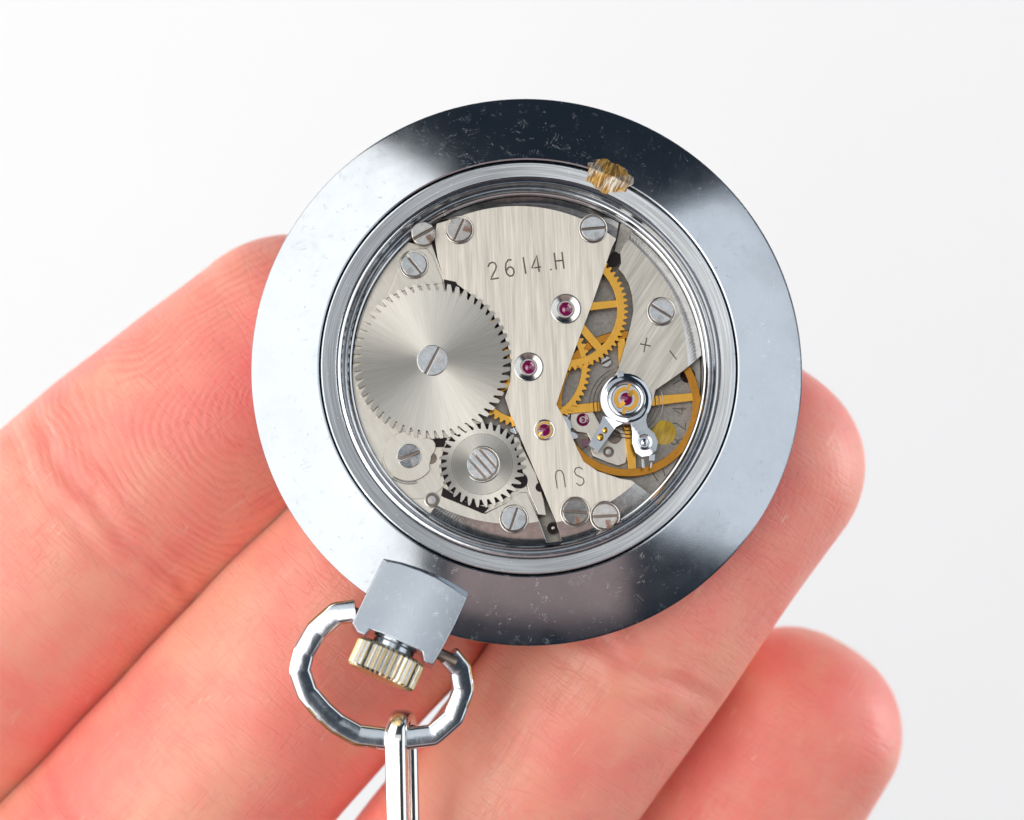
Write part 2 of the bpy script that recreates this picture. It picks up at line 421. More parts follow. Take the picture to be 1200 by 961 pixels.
def dome(o, zmin, k, u=(1, 0), c=(0, 0), cell=0.35):
    """round a flat top over: subdivide it and drop it with the square of the distance along u"""
    bm = bmesh.new(); bm.from_mesh(o.data)
    bmesh.ops.triangulate(bm, faces=[f for f in bm.faces if f.normal.z > 0.9])
    for _ in range(6):
        es = [e for e in bm.edges if e.calc_length() > cell*S and min(v.co.z for v in e.verts) > zmin*S]
        if not es: break
        bmesh.ops.subdivide_edges(bm, edges=es, cuts=1)
        bmesh.ops.triangulate(bm, faces=[f for f in bm.faces if len(f.verts) > 4])
    for v in bm.verts:
        if v.co.z > zmin*S:
            d = ((v.co.x/S-c[0])*u[0]+(v.co.y/S-c[1])*u[1]); v.co.z -= k*d*d*S
    for f in bm.faces: f.smooth = True
    bm.to_mesh(o.data); bm.free(); o.data.set_sharp_from_angle(angle=math.radians(30))

def circ(cx, cy, r, n=32, a0=0.0, a1=2*math.pi, end=False):
    return [(cx+r*math.cos(a0+(a1-a0)*i/(n-1 if end else n)), cy+r*math.sin(a0+(a1-a0)*i/(n-1 if end else n))) for i in range(n)]

# ------------------------------------------------------------------ the setting
bd = mesh_obj('backdrop', [(-1500,-1500,-450), (1500,-1500,-450), (1500,1500,-450), (-1500,1500,-450)], [(0,1,2,3)], M['paper'])
bd['kind'] = 'structure'

# ------------------------------------------------------------------ pocket watch
watch = bpy.data.objects.new('pocket_watch', None); C.objects.link(watch)
watch.empty_display_size = 0.01
mw = MW.copy(); mw.translation = mw.translation*S
watch.matrix_world = mw
watch['label'] = 'round chrome pocket watch with its back open, showing the movement, resting on the fingers'
watch['category'] = 'pocket watch'

RO, RB, RI = 323.3/K, 244.5/K, 205.5/K
mb = MB()
mb.lathe([(RB, 1.62), (RB, 2.02), (RB+0.10, 2.06), (RO-0.16, 0.10), (RO-0.02, 0.0), (RO, -0.12), (RO-0.05, -0.55), (RO-0.8, -1.3), (17.0, -2.4), (15.8, -3.1), (15.2, -3.3), (14.6, -3.3), (14.2,-3.1), (0.01, -3.1)], 192, 0)
case = mb.build('case', [M['chrome']], watch)
mb = MB()
# threaded seat inside the bezel: dark groove, turned band, polished beads
mb.lathe([(RB-0.02, 1.4), (RB-0.08, 1.80), (RB-0.16, 1.99), (RB-0.24, 2.02), (RB-1.14, 1.88), (RB-1.19, 1.83), (RB-1.22, 1.64)], 192, 0, mats=[1, 3, 3, 0, 3, 1])
mb.lathe([(RB-1.22, 1.64), (RB-1.46, 1.75), (RB-1.50, 1.75), (RB-1.54, 1.66), (RB-1.72, 1.40), (RB-1.76, 1.30)], 192, 2, mats=[2, 2, 1, 2, 1])
mb.lathe([(RB-1.76, 1.30), (RB-1.90, 1.36), (RB-1.98, 1.34), (RB-2.10, 1.18), (RB-2.14, 1.02), (RB-2.24, 0.98), (RI-0.01, 0.90), (RI-0.01, -1.5)], 192, 2, mats=[2, 2, 2, 1, 2, 2, 2])
ringo = mb.build('seat_ring', [M['ring'], M['groove'], M['ring_pol'], M['chrome_soft']], watch)

def clean_loop(pts): return pts
Z_PLATE = -0.9
# main plate
mb = MB()
mb.prism(circ(0, 0, RI-0.05, 96), -2.6, Z_PLATE, 0)
main = mb.build('main_plate', [M['plate']], watch)

def plate(name, items, ztop, zbot, mats, drop=0.46, parent=watch, bevel=0.035):
    """items: px points, or ('arc', flat_start, flat_end, outer_start, outer_end): a polished chamfer down to the movement's edge"""
    flat = []; outer = []; strips = []
    verts = []
    def V(x, y, z): verts.append((x, y, z)); return len(verts)-1
    for it in items:
        if it[0] == 'arc':
            pf0, pf1, po0, po1 = [P(q[0], q[1], ztop) for q in it[1:5]]
            def pol(p): return math.hypot(*p), math.atan2(p[1], p[0])
            (r0, a0), (r1, a1), (q0, b0), (q1, b1) = pol(pf0), pol(pf1), pol(po0), pol(po1)
            def un(a, b):
                d = b-a
                while d > math.pi: d -= 2*math.pi
                while d < -math.pi: d += 2*math.pi
                return d
            n = 40; fi = []; oi = []
            for i in range(n):
                t = i/(n-1); ra = r0+(r1-r0)*t; a = a0+un(a0, a1)*t; fi.append(V(ra*math.cos(a), ra*math.sin(a), ztop))
                b = b0+un(b0, b1)*t; ro = RI-0.04; oi.append(V(ro*math.cos(b), ro*math.sin(b), ztop-drop))
            flat += fi; outer += [fi[0]]+oi+[fi[-1]]; strips.append((fi, oi))
        else:
            x, y = P(it[0], it[1], ztop); k = V(x, y, ztop); flat.append(k); outer.append(k)
    faces = [tuple(flat)]; fm = [0]
    for fi, oi in strips:
        for i in range(len(fi)-1): faces.append((fi[i], fi[i+1], oi[i+1], oi[i])); fm.append(1)
    low = [V(verts[k][0], verts[k][1], zbot) for k in outer]
    n = len(outer)
    for i in range(n):
        j = (i+1) % n; faces.append((outer[i], outer[j], low[j], low[i])); fm.append(2)
    return mesh_obj(name, verts, faces, mats, parent, fmat=fm, bevel=bevel, seg=2, limit=35)

train = plate('train_bridge', [
    (512, 262), (509, 276), (513, 303), (523, 334), (537, 334), (549, 343), (564, 354), (578, 369), (589, 388), (596, 408), (599, 428), (598, 447), (592, 466),
    (597, 482), (606, 503), (616, 527), (633, 566), (648, 603),
    ('arc', (652, 612), (744, 566), (659, 633), (764, 580)),
    (740, 563), (727, 561), (700, 552), (684, 541), (675, 523), (664, 496), (652, 474), (668, 425), (695, 353), (717, 290),
    ('arc', (722, 280), (530, 257), (729, 255), (517, 252))],
    0.90, -0.1, [M['bridge'], M['chamfer'], M['tooth_side']])

cock = plate('balance_cock', [
    (733, 285), (727, 296), (728, 308), (725, 315), (731, 322), (737, 332), (741, 347), (742.5, 364), (739, 382), (733, 404), (725, 432), (716, 447), (708, 462), (710, 480), (722, 493), (738, 497), (754, 489), (764, 474), (768, 457), (797, 437),
    ('arc', (806, 430), (737, 281), (827, 415), (743, 263))],
    0.90, 0.25, [M['cock'], M['chamfer'], M['tooth_side']])
plate('plate_step', [(727, 262), (745, 264), (741, 276), (728, 297), (719, 299)], 0.30, -0.8, [M['plate'], M['chamfer'], M['tooth_side']])

barrel = plate('barrel_bridge', [
    (523, 334), (507, 290), (500, 268),
    ('arc', (489, 287), (428, 520), (480, 285), (419, 480)),
    ('arc', (430, 522), (520, 581), (421, 492), (505, 600)),
    (569, 601), (596, 588), (609, 577), (617, 577), (631, 606),
    (620, 577), (606, 545), (600, 520), (572, 505), (560, 490), (572, 465), (580, 430), (576, 395), (560, 365), (540, 342)],
    0.55, -0.6, [M['barrel'], M['barrel'], M['tooth_side']], drop=0.04)
lower = plate('barrel_bridge_edge', [
    (519, 582), (569, 602), (596, 588), (609, 577), (617, 577),
    ('arc', (632, 611), (512, 592), (642, 637), (492, 612))],
    0.68, -0.5, [M['barrel'], M['chamfer'], M['tooth_side']], drop=0.50)
corner = plate('click_plate', [(500, 291), (507, 300), (520, 332), (500, 334), (480, 338), (452, 350), (461, 331), (470, 306), (481, 292)], 0.66, 0.3, [M['barrel'], M['chamfer'], M['tooth_side']])
plate('lever_plate', [(620, 577), (631, 603), (640, 604), (637, 586), (628, 556), (606, 512), (601, 512)], 0.62, -0.2, [M['barrel'], M['chamfer'], M['tooth_side']])

# wheels ---------------------------------------------------------------
def gear(name, px, py, z, thick, n, r_out, r_root, r_in, mats, spokes=(), spoke_w=0.5, hub=0.0, parent=watch, rot=0.0, slant=0.0, shape=((0.0, 0), (0.16, 0), (0.30, 0.55), (0.42, 1), (0.60, 1), (0.76, 0.6), (0.88, 0)), bevel=0.0):
    """toothed wheel; mats: face, side"""
    cx, cy = P(px, py, z); mb = MB(); prof = []
    for i in range(n):
        for fr, hh in shape:
            rr = r_root+(r_out-r_root)*hh
            a = rot+2*math.pi*(i+fr+slant*hh)/n
            prof.append((rr*math.cos(a), rr*math.sin(a), rot+2*math.pi*(i+fr)/n))
    k = len(prof); v = []; f = []; m = []
    rm = max(r_in, r_root*0.985)
    inn = [(rm*math.cos(p[2]), rm*math.sin(p[2])) for p in prof]
    for zz in (0.0, -thick):
        v += [(p[0], p[1], zz) for p in prof] + [(q[0], q[1], zz) for q in inn]
    for i in range(k):
        j = (i+1) % k
        f.append((i, j, k+j, k+i)); m.append(0)
        f.append((2*k+i, 3*k+i, 3*k+j, 2*k+j)); m.append(1)
        f.append((i, 2*k+i, 2*k+j, j)); m.append(1)
    mb.add(v, f); mb.m[-len(f):] = m
    mb.lathe([(rm, 0.0), (r_in, 0.0), (r_in, -thick), (rm, -thick)], 128, 0, False, mats=[0, 1, 1])
    for a in spokes:
        ca, sa = math.cos(a), math.sin(a); x0, x1 = hub*0.4, r_in+0.1; hw = spoke_w/2
        q = [(x0, -hw*1.25), (x1, -hw), (x1, hw), (x0, hw*1.25)]
        mb.prism([(x*ca-y*sa, x*sa+y*ca) for x, y in q], -thick*0.9, -0.012, 0, 1)
    if hub: mb.prism(circ(0, 0, hub, 40), -thick-0.2, 0.02, 0, 1)
    return mb.build(name, mats, parent, loc=(cx, cy, z), bevel=bevel, limit=50)

ratchet = gear('ratchet_wheel', 506.5, 422.5, 1.02, 0.40, 56, 92/K, 83.5/K, 0.3, [M['sun'], M['tooth_side']], slant=0.25, rot=0.02, shape=((0.0, 0.0), (0.12, -0.12), (0.27, 0.0), (0.33, 0.5), (0.42, 1), (0.80, 1), (0.92, 0.6)))
# stepped blank below the teeth keeps the gaps dark
mb = MB(); mb.prism(circ(0, 0, 81/K, 90), -0.2, 0.0, 0)
mb.build('ratchet_seat', [M['tooth_side']], watch, loc=P(506.5, 422.5, 0.58)+(0.58,))
crownw = gear('crown_wheel', 565, 544, 0.98, 0.36, 31, 50.5/K, 41.5/K, 0.3, [M['sun'], M['tooth_side']], slant=0.2)
mb = MB(); mb.lathe([(35.8/K, -0.05), (35.8/K, 0.012), (35.2/K, 0.012), (35.2/K, -0.05)], 96, 0)
mb.build('groove_ring', [M['slot']], crownw)
mb = MB(); mb.prism(circ(0, 0, 34.6/K, 72), -0.1, 0.03, 0)
mb.build('raised_disc', [M['sun_inner']], crownw)
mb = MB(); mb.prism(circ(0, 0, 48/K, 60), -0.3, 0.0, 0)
mb.build('crown_wheel_seat', [M['dark']], watch, loc=P(565, 544, 0.60)+(0.60,))  # near-black disc paints the shade between the crown wheel teeth

third = gear('third_wheel', 619, 430, 0.02, 0.20, 60, 73.5/K, 69/K, 62.5/K, [M['gold'], M['balance']], [math.radians(a) for a in (3, 75, 147, 219, 291)], 0.48, 0.7, bevel=0.025)
fourth = gear('fourth_wheel', 663, 362, 0.24, 0.20, 64, 73.5/K, 69/K, 60.5/K, [M['gold'], M['balance']], [math.radians(a) for a in (6, -50, -110, -170, 66, 126)], 0.50, 0.7, bevel=0.025)
# escape wheel, low in the gap
escape = gear('escape_wheel', 638, 504, -0.45, 0.12, 15, 40/K, 31/K, 26/K, [M['steel'], M['tooth_side']], [math.radians(a) for a in (10, 100, 190, 280)], 0.3, 0.4)

# balance wheel
bx, by = P(735, 473, -0.20)
mb = MB()
mb.lathe([(77/K, 0.0), (86/K, 0.0), (86.5/K, -0.06), (86.5/K, -0.45), (77/K, -0.45)], 128, 0, close=True)
for deg in (6, 95, 186, 274):
    a = math.radians(deg); ca, sa = math.cos(a), math.sin(a)
    q = [(0.5, -0.38), (77.3/K, -0.27), (77.3/K, 0.27), (0.5, 0.38)]
    mb.prism([(x*ca-y*sa, x*sa+y*ca) for x, y in q], -0.2, 0.05, 1)
mb.prism(circ(0, 0, 0.9, 32), -0.4, 0.25, 1)
balance = mb.build('balance_wheel', [M['balance'], M['gold']], watch, loc=(bx, by, -0.20), bevel=0.02, limit=60)
mb = MB(); pts = []
for i in range(520):
    t = i/519; a = 2*math.pi*6.5*t; r = 0.9+1.7*t
    pts.append((r*math.cos(a), r*math.sin(a), 0.20))
mb.tube(pts, 0.03, 5, 0)
mb.build('hairspring', [M['hair']], balance)

# pallet bridge
pal = plate('pallet_bridge', [(668, 494), (669, 485), (676, 478), (686, 477), (695, 482), (700, 490), (705, 500), (716, 502), (728, 500), (734, 510), (735, 535), (733, 543), (724, 546), (712, 542), (695, 535), (692, 528), (693, 518), (688, 508), (676, 506), (670, 501)],
    -0.42, -0.9, [M['barrel'], M['chamfer'], M['tooth_side']], bevel=0.05)

def jewel(parent_obj, px, py, z, rs, rj, mset, style='dish', pz=None):
    x, y = P(px, py, z); r1 = rs/K; r2 = rj/K
    mb = MB()
    if style == 'dish':
        mb.lathe([(r1*1.02, 0.0), (r1*1.02, 0.035), (r1*0.95, 0.045), (r1*0.90, 0.02), (r2*1.22, -0.17), (r2*1.18, -0.11), (r2*1.0, -0.11), (r2*1.0, -0.3)], 64, 0)
        st = mb.build('jewel_setting', [mset], parent_obj, loc=(x, y, z))
    mb = MB()
    mb.lathe([(r2, -0.25), (r2, -0.12), (r2*0.90, -0.09), (r2*0.55, -0.12), (r2*0.50, -0.15), (r2*0.32, -0.13), (r2*0.2, -0.10), (0.004, -0.08)], 40, 0)
    return mb.build('jewel', [M['ruby']], parent_obj, loc=(x, y, z+(0 if style == 'dish' else 0.14)))
def drill(o, holes):
    """cut round holes (x, y, r, depth z0) into a plate"""
    mb = MB()
    for (x, y, r, z0) in holes: mb.prism(circ(x, y, r, 48), z0, 3.0, 0)
    c = mb.build('cutter', [M['tooth_side']], None); c.matrix_world = o.matrix_world.copy()
    bpy.context.view_layer.update(); c.matrix_world = watch.matrix_world
    md = o.modifiers.new('holes', 'BOOLEAN'); md.operation = 'DIFFERENCE'; md.object = c; md.solver = 'EXACT'
    bpy.context.view_layer.update()
    me = bpy.data.meshes.new_from_object(o.evaluated_get(bpy.context.evaluated_depsgraph_get()))
    o.modifiers.clear(); o.data = me
    bpy.data.objects.remove(c, do_unlink=True)
drill(train, [(*P(663, 362, 0.9), 17.6/K, 0.5), (*P(619.5, 430, 0.9), 16.9/K, 0.5)])
jewel(train, 663, 362, 0.905, 17.5, 8.2, M['rim'])
jewel(train, 619.5, 430, 0.905, 16.8, 8.0, M['rim'])
jewel(pal, 683, 492, -0.42, 0, 7.6, None, 'flat')

# shock setting with gold lyre spring on the train bridge
def shock(parent_obj, px, py, z, rs, rj, a0, mset):
    x, y = P(px, py, z); r1 = rs/K; r2 = rj/K
    mb = MB()
    mb.lathe([(r1, -0.05), (r1, 0.05), (r1*0.93, 0.07), (r1*0.84, 0.03), (r1*0.80, -0.04), (0.004, -0.05)], 56, 0)
    mb.build('shock_setting', [mset], parent_obj, loc=(x, y, z))
    mb = MB(); mb.lathe([(r2, -0.05), (r2, 0.03), (r2*0.8, 0.06), (0.004, 0.075)], 32, 0)
    mb.build('jewel', [M['ruby']], parent_obj, loc=(x, y, z))
    mb = MB()
    rr = (r1*0.80+r2)/2; wd = (r1*0.80-r2)*0.26
    for s0, s1 in ((a0+20, a0+160), (a0+200, a0+340)):
        p = [(rr*math.cos(math.radians(a)), rr*math.sin(math.radians(a)), 0.06) for a in np.linspace(s0, s1, 24)]
        q = [(r2*0.62*math.cos(math.radians(s1+4)), r2*0.62*math.sin(math.radians(s1+4)), 0.10)]
        mb.tube(p+q, 0, 6, 0, sect=[(-wd, -0.03), (wd, -0.03), (wd, 0.03), (-wd, 0.03)])
    for a in (a0+8, a0+188):
        ca, sa = math.cos(math.radians(a)), math.sin(math.radians(a))
        q = [(rr-wd*1.2, -0.11), (r1*0.86, -0.11), (r1*0.86, 0.11), (rr-wd*1.2, 0.11)]
        mb.prism([(u*ca-w_*sa, u*sa+w_*ca) for u, w_ in q], 0.03, 0.085, 0)
    mb.build('lyre_spring', [M['gold']], parent_obj, loc=(x, y, z))
shock(train, 638, 504, 0.905, 12.5, 7.0, 60, M['rim'])

# regulator on the balance cock
rx, ry = P(734, 467.5, 1.10)
mb = MB()
def loc2(px, py, z=1.10):
    q = P(px, py, z); return (q[0]-rx, q[1]-ry)
mb.lathe([(21.5/K, -0.22), (21.5/K, 0.0), (22.5/K, 0.05), (28.0/K, 0.05), (30.2/K, -0.02), (30.2/K, -0.22)], 96, 0, close=True)
arm1 = [loc2(*q) for q in ((707, 487), (702, 500), (690, 521), (701, 529), (722, 500), (730, 496))]
mb.prism(arm1, -0.22, 0.035, 0)
blob = [loc2(*q) for q in ((739, 496), (741, 506), (741, 519), (745, 530), (752, 535), (761, 534), (769, 528), (771, 518), (767, 508), (759, 501), (757, 493), (759, 483))]
mb.prism(blob, -0.22, 0.04, 0)
reg = mb.build('regulator', [M['steel']], watch, loc=(rx, ry, 1.10), bevel=0.10, seg=4, limit=40)
dome(reg, -0.1, 0.07, (0.8, 0.6), (0, 0), 0.25)
shock(cock, 734, 467.5, 1.02, 21.0, 7.5, 70, M['ring_pol'])
for (px, py, r) in ((704, 512, 3.9), (709.5, 504, 3.2)):
    mb = MB(); x, y = loc2(px, py); mb.lathe([(r/K, 0.0), (r/K, 0.055), (r/K*0.8, 0.07), (0.003, 0.075)], 24, 0, c=(x, y))
    mb.build('regulator_pin', [M['gold']], reg)
x, y = loc2(755, 518.5); mb = MB()
mb.lathe([(9.6/K, 0.0), (9.6/K, 0.09), (8.6/K, 0.11), (6.6/K, 0.07), (6.0/K, 0.10), (4.4/K, 0.10), (3.6/K, 0.06), (2.2/K, 0.10), (0.003, 0.11)], 40, 0, c=(x, y))
mb.build('stud_screw', [M['ring_pol']], reg)
mb = MB(); q = [loc2(*p) for p in ((761, 533), (768, 532), (767, 540), (761, 540))]
mb.prism(q, -0.3, 0.0, 0)
q = [loc2(*p) for p in ((752, 537), (755, 537), (756, 548), (753, 548))]; mb.prism(q, -0.5, -0.3, 0)
q = [loc2(*p) for p in ((763, 541), (765, 541), (764, 548), (762, 548))]; mb.prism(q, -0.5, -0.3, 0)
mb.build('hairspring_stud', [M['ring_pol']], reg, bevel=0.02)
mb = MB(); q = [loc2(*p) for p in ((723, 437), (730, 435), (731, 441), (724, 443))]; mb.prism(q, -0.2, 0.075, 0)
mb.build('regulator_tab', [M['steel']], reg, bevel=0.02)

# screws -------------------------------------------------------------
def screw(parent_obj, px, py, z, r, deg, mat='screw', slots=(0.0,), sw=0.16, rim=True, off=(0,0,0), dome=0.05):
    x, y = P(px, py, z); R_ = r/K; mb = MB()
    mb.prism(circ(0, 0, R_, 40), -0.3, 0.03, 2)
    edges = []
    cuts = sorted(slots); lo = -R_
    bands = []
    for c_ in cuts: bands.append((lo, c_*R_-sw/2)); lo = c_*R_+sw/2
    bands.append((lo, R_))
    for (y0, y1) in bands:
        if y1-y0 < 0.02: continue
        def arcpts(rad):
            pts = []
            n = 14
            t0 = math.asin(max(-1, min(1, y0/rad))) if y0 > -rad else -math.pi/2
            t1 = math.asin(max(-1, min(1, y1/rad))) if y1 < rad else math.pi/2
            for i in range(n): t = t0+(t1-t0)*i/(n-1); pts.append((rad*math.cos(t), rad*math.sin(t)))
            for i in range(n): t = t1+(t0-t1)*i/(n-1); pts.append((-rad*math.cos(t), rad*math.sin(t)))
            out = []
            for p in pts:
                if not out or math.hypot(p[0]-out[-1][0], p[1]-out[-1][1]) > 1e-4: out.append(p)
            if math.hypot(out[0][0]-out[-1][0], out[0][1]-out[-1][1]) < 1e-4: out.pop()
            return out
        mb.prism(arcpts(R_), 0.0, 0.15, 0)
    if rim:
        mb.lathe([(R_*1.03, 0.008), (R_*1.06, 0.014), (R_*1.10, 0.014)], 48, 2)
        mb.lathe([(R_*1.10, 0.014), (R_*1.13, 0.05), (R_*1.19, 0.05), (R_*1.24, 0.005)], 48, 1)
    px_, py_, pz_ = off
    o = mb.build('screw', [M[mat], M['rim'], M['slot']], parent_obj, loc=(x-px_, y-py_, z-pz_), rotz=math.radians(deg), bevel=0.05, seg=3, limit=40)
    o.rotation_euler = (math.radians(rng.uniform(-3.5, 3.5)), math.radians(rng.uniform(-3.5, 3.5)), math.radians(deg))
    return o
ZT, ZB = 0.902, 0.66
s = screw(train, 538, 269, ZT, 14, 66, 'screw_rusty'); s['label'] = 'screw with rust in its slot'
screw(train, 695, 268, ZT, 14, 5)
screw(train, 674, 600, ZT, 14.5, -4, 'screw_rusty')
screw(train, 709, 605, 1.05, 14.5, 2, 'screw_rusty')
screw(cock, 775, 365, ZT, 14, -34)
screw(barrel, 496, 274, 1.30, 14, 31, 'screw_rusty', rim=False)
screw(corner, 485, 310, ZB+0.002, 14, -52)
screw(lower, 602, 608, 0.70, 14, 71)
screw(ratchet, 506.5, 422.5, 1.03, 18, 63, off=P(506.5, 422.5, 1.02)+(1.02,), rim=False)
screw(crownw, 565, 544, 1.02, 17.5, -50, slots=(-0.42, 0.06, 0.54), sw=0.17, off=P(565, 544, 0.98)+(0.98,))
screw(main, 710, 424, Z_PLATE+0.2, 6.5, 30, sw=0.1, rim=False)
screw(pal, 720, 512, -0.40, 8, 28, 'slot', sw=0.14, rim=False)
mb = MB(); mb.lathe([(6.5/K, 0), (6.5/K, 0.05), (5/K, 0.05), (4.6/K, 0.0), (3.4/K, 0.0), (3.2/K, 0.06), (0.003, 0.07)], 32, 0, mats=[1, 1, 1, 1, 0, 0])
mb.build('dowel', [M['rim'], M['slot']], pal, loc=P(713, 529.5, -0.40)+(-0.41,))
mb = MB(); mb.lathe([(9/K, 0), (9/K, 0.05), (7.5/K, 0.06), (7/K, -0.02), (5/K, -0.02), (4.8/K, 0.06), (0.003, 0.07)], 32, 0, mats=[0, 0, 1, 1, 0, 0])
mb.build('dowel', [M['rim'], M['slot']], barrel, loc=P(506, 586, 0.66)+(0.66,))
mb = MB(); mb.lathe([(7/K, 0), (7/K, 0.1), (4.5/K, 0.1), (4/K, 0.0), (2/K, 0.0), (1.8/K, 0.12), (0.003, 0.13)], 32, 0, mats=[1, 1, 1, 1, 0, 0])
mb.build('dowel', [M['rim'], M['dark']], main, loc=P(648, 619, -0.2)+(-0.2,))
mb = MB(); mb.prism(circ(0, 0, 9.5/K, 32), -0.05, 0.01, 0)
mb.build('pin_hole_shade', [M['dark']], barrel, loc=P(609, 563, 0.63)+(0.63,))  # dark disc on the plate paints the shade of a hole
mb = MB(); mb.prism(circ(0, 0, 5.5/K, 24), -0.05, 0.012, 0)
mb.build('pin_hole_shade', [M['dark']], barrel, loc=P(633, 571, 0.63)+(0.63,))
mb = MB(); mb.prism([(x*0.85, y*1.25) for x, y in circ(0, 0, 7.5/K, 28)], -0.1, 0.012, 0)
mb.build('pin_hole_shade', [M['dark']], cock, loc=P(719.5, 304, 0.31)+(0.31,), rotz=-0.3)
mb = MB(); mb.prism(circ(0, 0, 9/K, 28), -0.05, 0.012, 0)
mb.build('pin_hole_shade', [M['dark']], main, loc=P(806, 440, Z_PLATE)+(Z_PLATE,))
mb = MB(); mb.prism(circ(0, 0, 14.5/K, 40), -0.05, 0.03, 0)
mb.build('brass_plug', [M['brass']], main, loc=P(778, 507, Z_PLATE)+(Z_PLATE,))
# pallet stone
mb = MB(); q = [P(*p, -0.6) for p in ((681, 515), (690, 515), (692, 523), (683, 524))]; mb.prism(q, -0.75, -0.55, 0)
mb.build('pallet_stone', [M['ruby']], pal, bevel=0.02)
mb = MB(); q = [P(*p, -0.65) for p in ((664, 500), (672, 505), (690, 513), (690, 522), (680, 528), (672, 512))]; mb.prism(q, -0.85, -0.66, 0)
mb.build('pallet_fork', [M['slot']], watch, bevel=0.02)

# click beside the crown wheel, with its wire spring
kx, ky = P(479, 534.5, 0.80)
mb = MB()
lp = []
for i in range(44):
    a = 2*math.pi*i/44; d = math.degrees(a) % 360
    r = 29.5
    if 8 < d < 48: r += 5.0*math.sin(math.pi*(d-8)/40)
    if 330 < d or d < 8: r -= 3.5
    lp.append((r/K*math.cos(a), r/K*math.sin(a)))
mb.prism(lp, -0.18, 0.0, 0)
click = mb.build('click', [M['barrel']], watch, loc=(kx, ky, 0.80), bevel=0.03)
screw(click, 479, 534.5, 0.80, 14.2, 21, off=(kx, ky, 0.80), rim=False)
mb = MB(); sp = []
for t in np.linspace(0, 1, 20):
    a = math.radians(232+55*t); sp.append((31/K*math.cos(a), 31.5/K*math.sin(a), -0.10))
mb.tube(sp, 0.075, 6, 0)
mb.build('click_spring', [M['screw_rusty']], click)
mb = MB(); mb.prism(circ(*P(488, 545, 0.585), 40/K, 60), 0.50, 0.585, 0)
mb.build('click_recess', [M['barrel']], watch, bevel=0.03)
mb = MB(); mb.prism(circ(0, 0, 7/K, 24), -0.05, 0.01, 0)
mb.build('pin_hole_shade', [M['slot']], barrel, loc=P(505, 537, 0.60)+(0.60,))  # dark disc, hole shade put into its colour
# dark blocks painting the shade of recesses around the ratchet and crown wheels
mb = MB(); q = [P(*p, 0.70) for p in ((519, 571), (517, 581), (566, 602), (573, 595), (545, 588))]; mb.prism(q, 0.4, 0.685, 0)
mb.build('recess_shade', [M['dark']], watch)
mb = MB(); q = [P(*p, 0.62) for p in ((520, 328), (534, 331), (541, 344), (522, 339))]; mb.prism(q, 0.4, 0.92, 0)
mb.build('recess_shade', [M['dark']], watch)
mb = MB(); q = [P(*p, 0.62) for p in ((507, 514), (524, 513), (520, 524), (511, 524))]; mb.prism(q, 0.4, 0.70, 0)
mb.build('recess_shade', [M['dark']], watch)

# engraving -----------------------------------------------------------
GL = {
 '2': [[(0.05,0.78),(0.2,0.95),(0.45,1.0),(0.65,0.92),(0.72,0.75),(0.62,0.55),(0.35,0.3),(0.08,0.02),(0.75,0.02)]],
 '6': [[(0.68,0.95),(0.4,0.98),(0.18,0.8),(0.08,0.5),(0.1,0.2),(0.3,0.02),(0.55,0.02),(0.72,0.2),(0.7,0.42),(0.5,0.56),(0.28,0.52),(0.12,0.36)]],
 '1': [[(0.3,1.0),(0.3,0.0)]],
 '4': [[(0.6,0.0),(0.6,1.0),(0.05,0.28),(0.8,0.28)]],
 '.': [[(0.2,0.0),(0.26,0.08)]],
 'H': [[(0.05,0.0),(0.05,1.0)],[(0.68,0.0),(0.68,1.0)],[(0.05,0.5),(0.68,0.5)]],
 'S': [[(0.68,0.85),(0.5,1.0),(0.25,1.0),(0.08,0.85),(0.1,0.65),(0.35,0.52),(0.6,0.4),(0.7,0.2),(0.55,0.02),(0.25,0.0),(0.05,0.15)]],
 'U': [[(0.06,1.0),(0.06,0.3),(0.18,0.06),(0.4,0.0),(0.6,0.08),(0.7,0.3),(0.7,1.0)]],
 '8': [[(0.4,0.54),(0.15,0.7),(0.15,0.9),(0.4,1.0),(0.65,0.9),(0.65,0.7),(0.4,0.54),(0.1,0.35),(0.1,0.1),(0.4,0.0),(0.7,0.1),(0.7,0.35),(0.4,0.54)]],
 '7': [[(0.05,1.0),(0.7,1.0),(0.3,0.0)]],
 '+': [[(0.35,0.0),(0.35,1.0)],[(-0.15,0.5),(0.85,0.5)]],
 '-': [[(0.0,0.5),(0.9,0.5)]],
}
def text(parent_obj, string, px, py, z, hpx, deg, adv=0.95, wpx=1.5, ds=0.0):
    """engraved single-stroke lettering as raised dark strokes, groove shade put in colour; baseline starts at the pixel; ds turns each following letter"""
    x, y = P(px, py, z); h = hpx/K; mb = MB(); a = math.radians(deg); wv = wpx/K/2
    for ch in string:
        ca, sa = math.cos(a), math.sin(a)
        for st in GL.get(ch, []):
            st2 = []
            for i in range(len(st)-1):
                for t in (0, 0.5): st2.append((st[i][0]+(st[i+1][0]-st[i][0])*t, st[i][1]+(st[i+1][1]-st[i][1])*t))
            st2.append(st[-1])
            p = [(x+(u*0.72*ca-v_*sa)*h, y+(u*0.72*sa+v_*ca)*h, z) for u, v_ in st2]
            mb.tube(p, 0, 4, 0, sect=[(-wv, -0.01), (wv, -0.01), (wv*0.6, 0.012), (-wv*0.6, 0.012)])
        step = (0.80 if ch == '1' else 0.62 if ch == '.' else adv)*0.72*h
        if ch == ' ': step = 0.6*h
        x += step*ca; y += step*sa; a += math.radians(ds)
    return mb.build('engraved_marking_shade', [M['engrave_shade']], parent_obj)
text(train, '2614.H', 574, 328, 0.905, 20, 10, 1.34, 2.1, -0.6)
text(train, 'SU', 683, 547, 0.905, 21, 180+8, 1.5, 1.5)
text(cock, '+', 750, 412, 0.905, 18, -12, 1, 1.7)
text(cock, '-', 777, 417, 0.905, 20, -53, 1, 1.7)
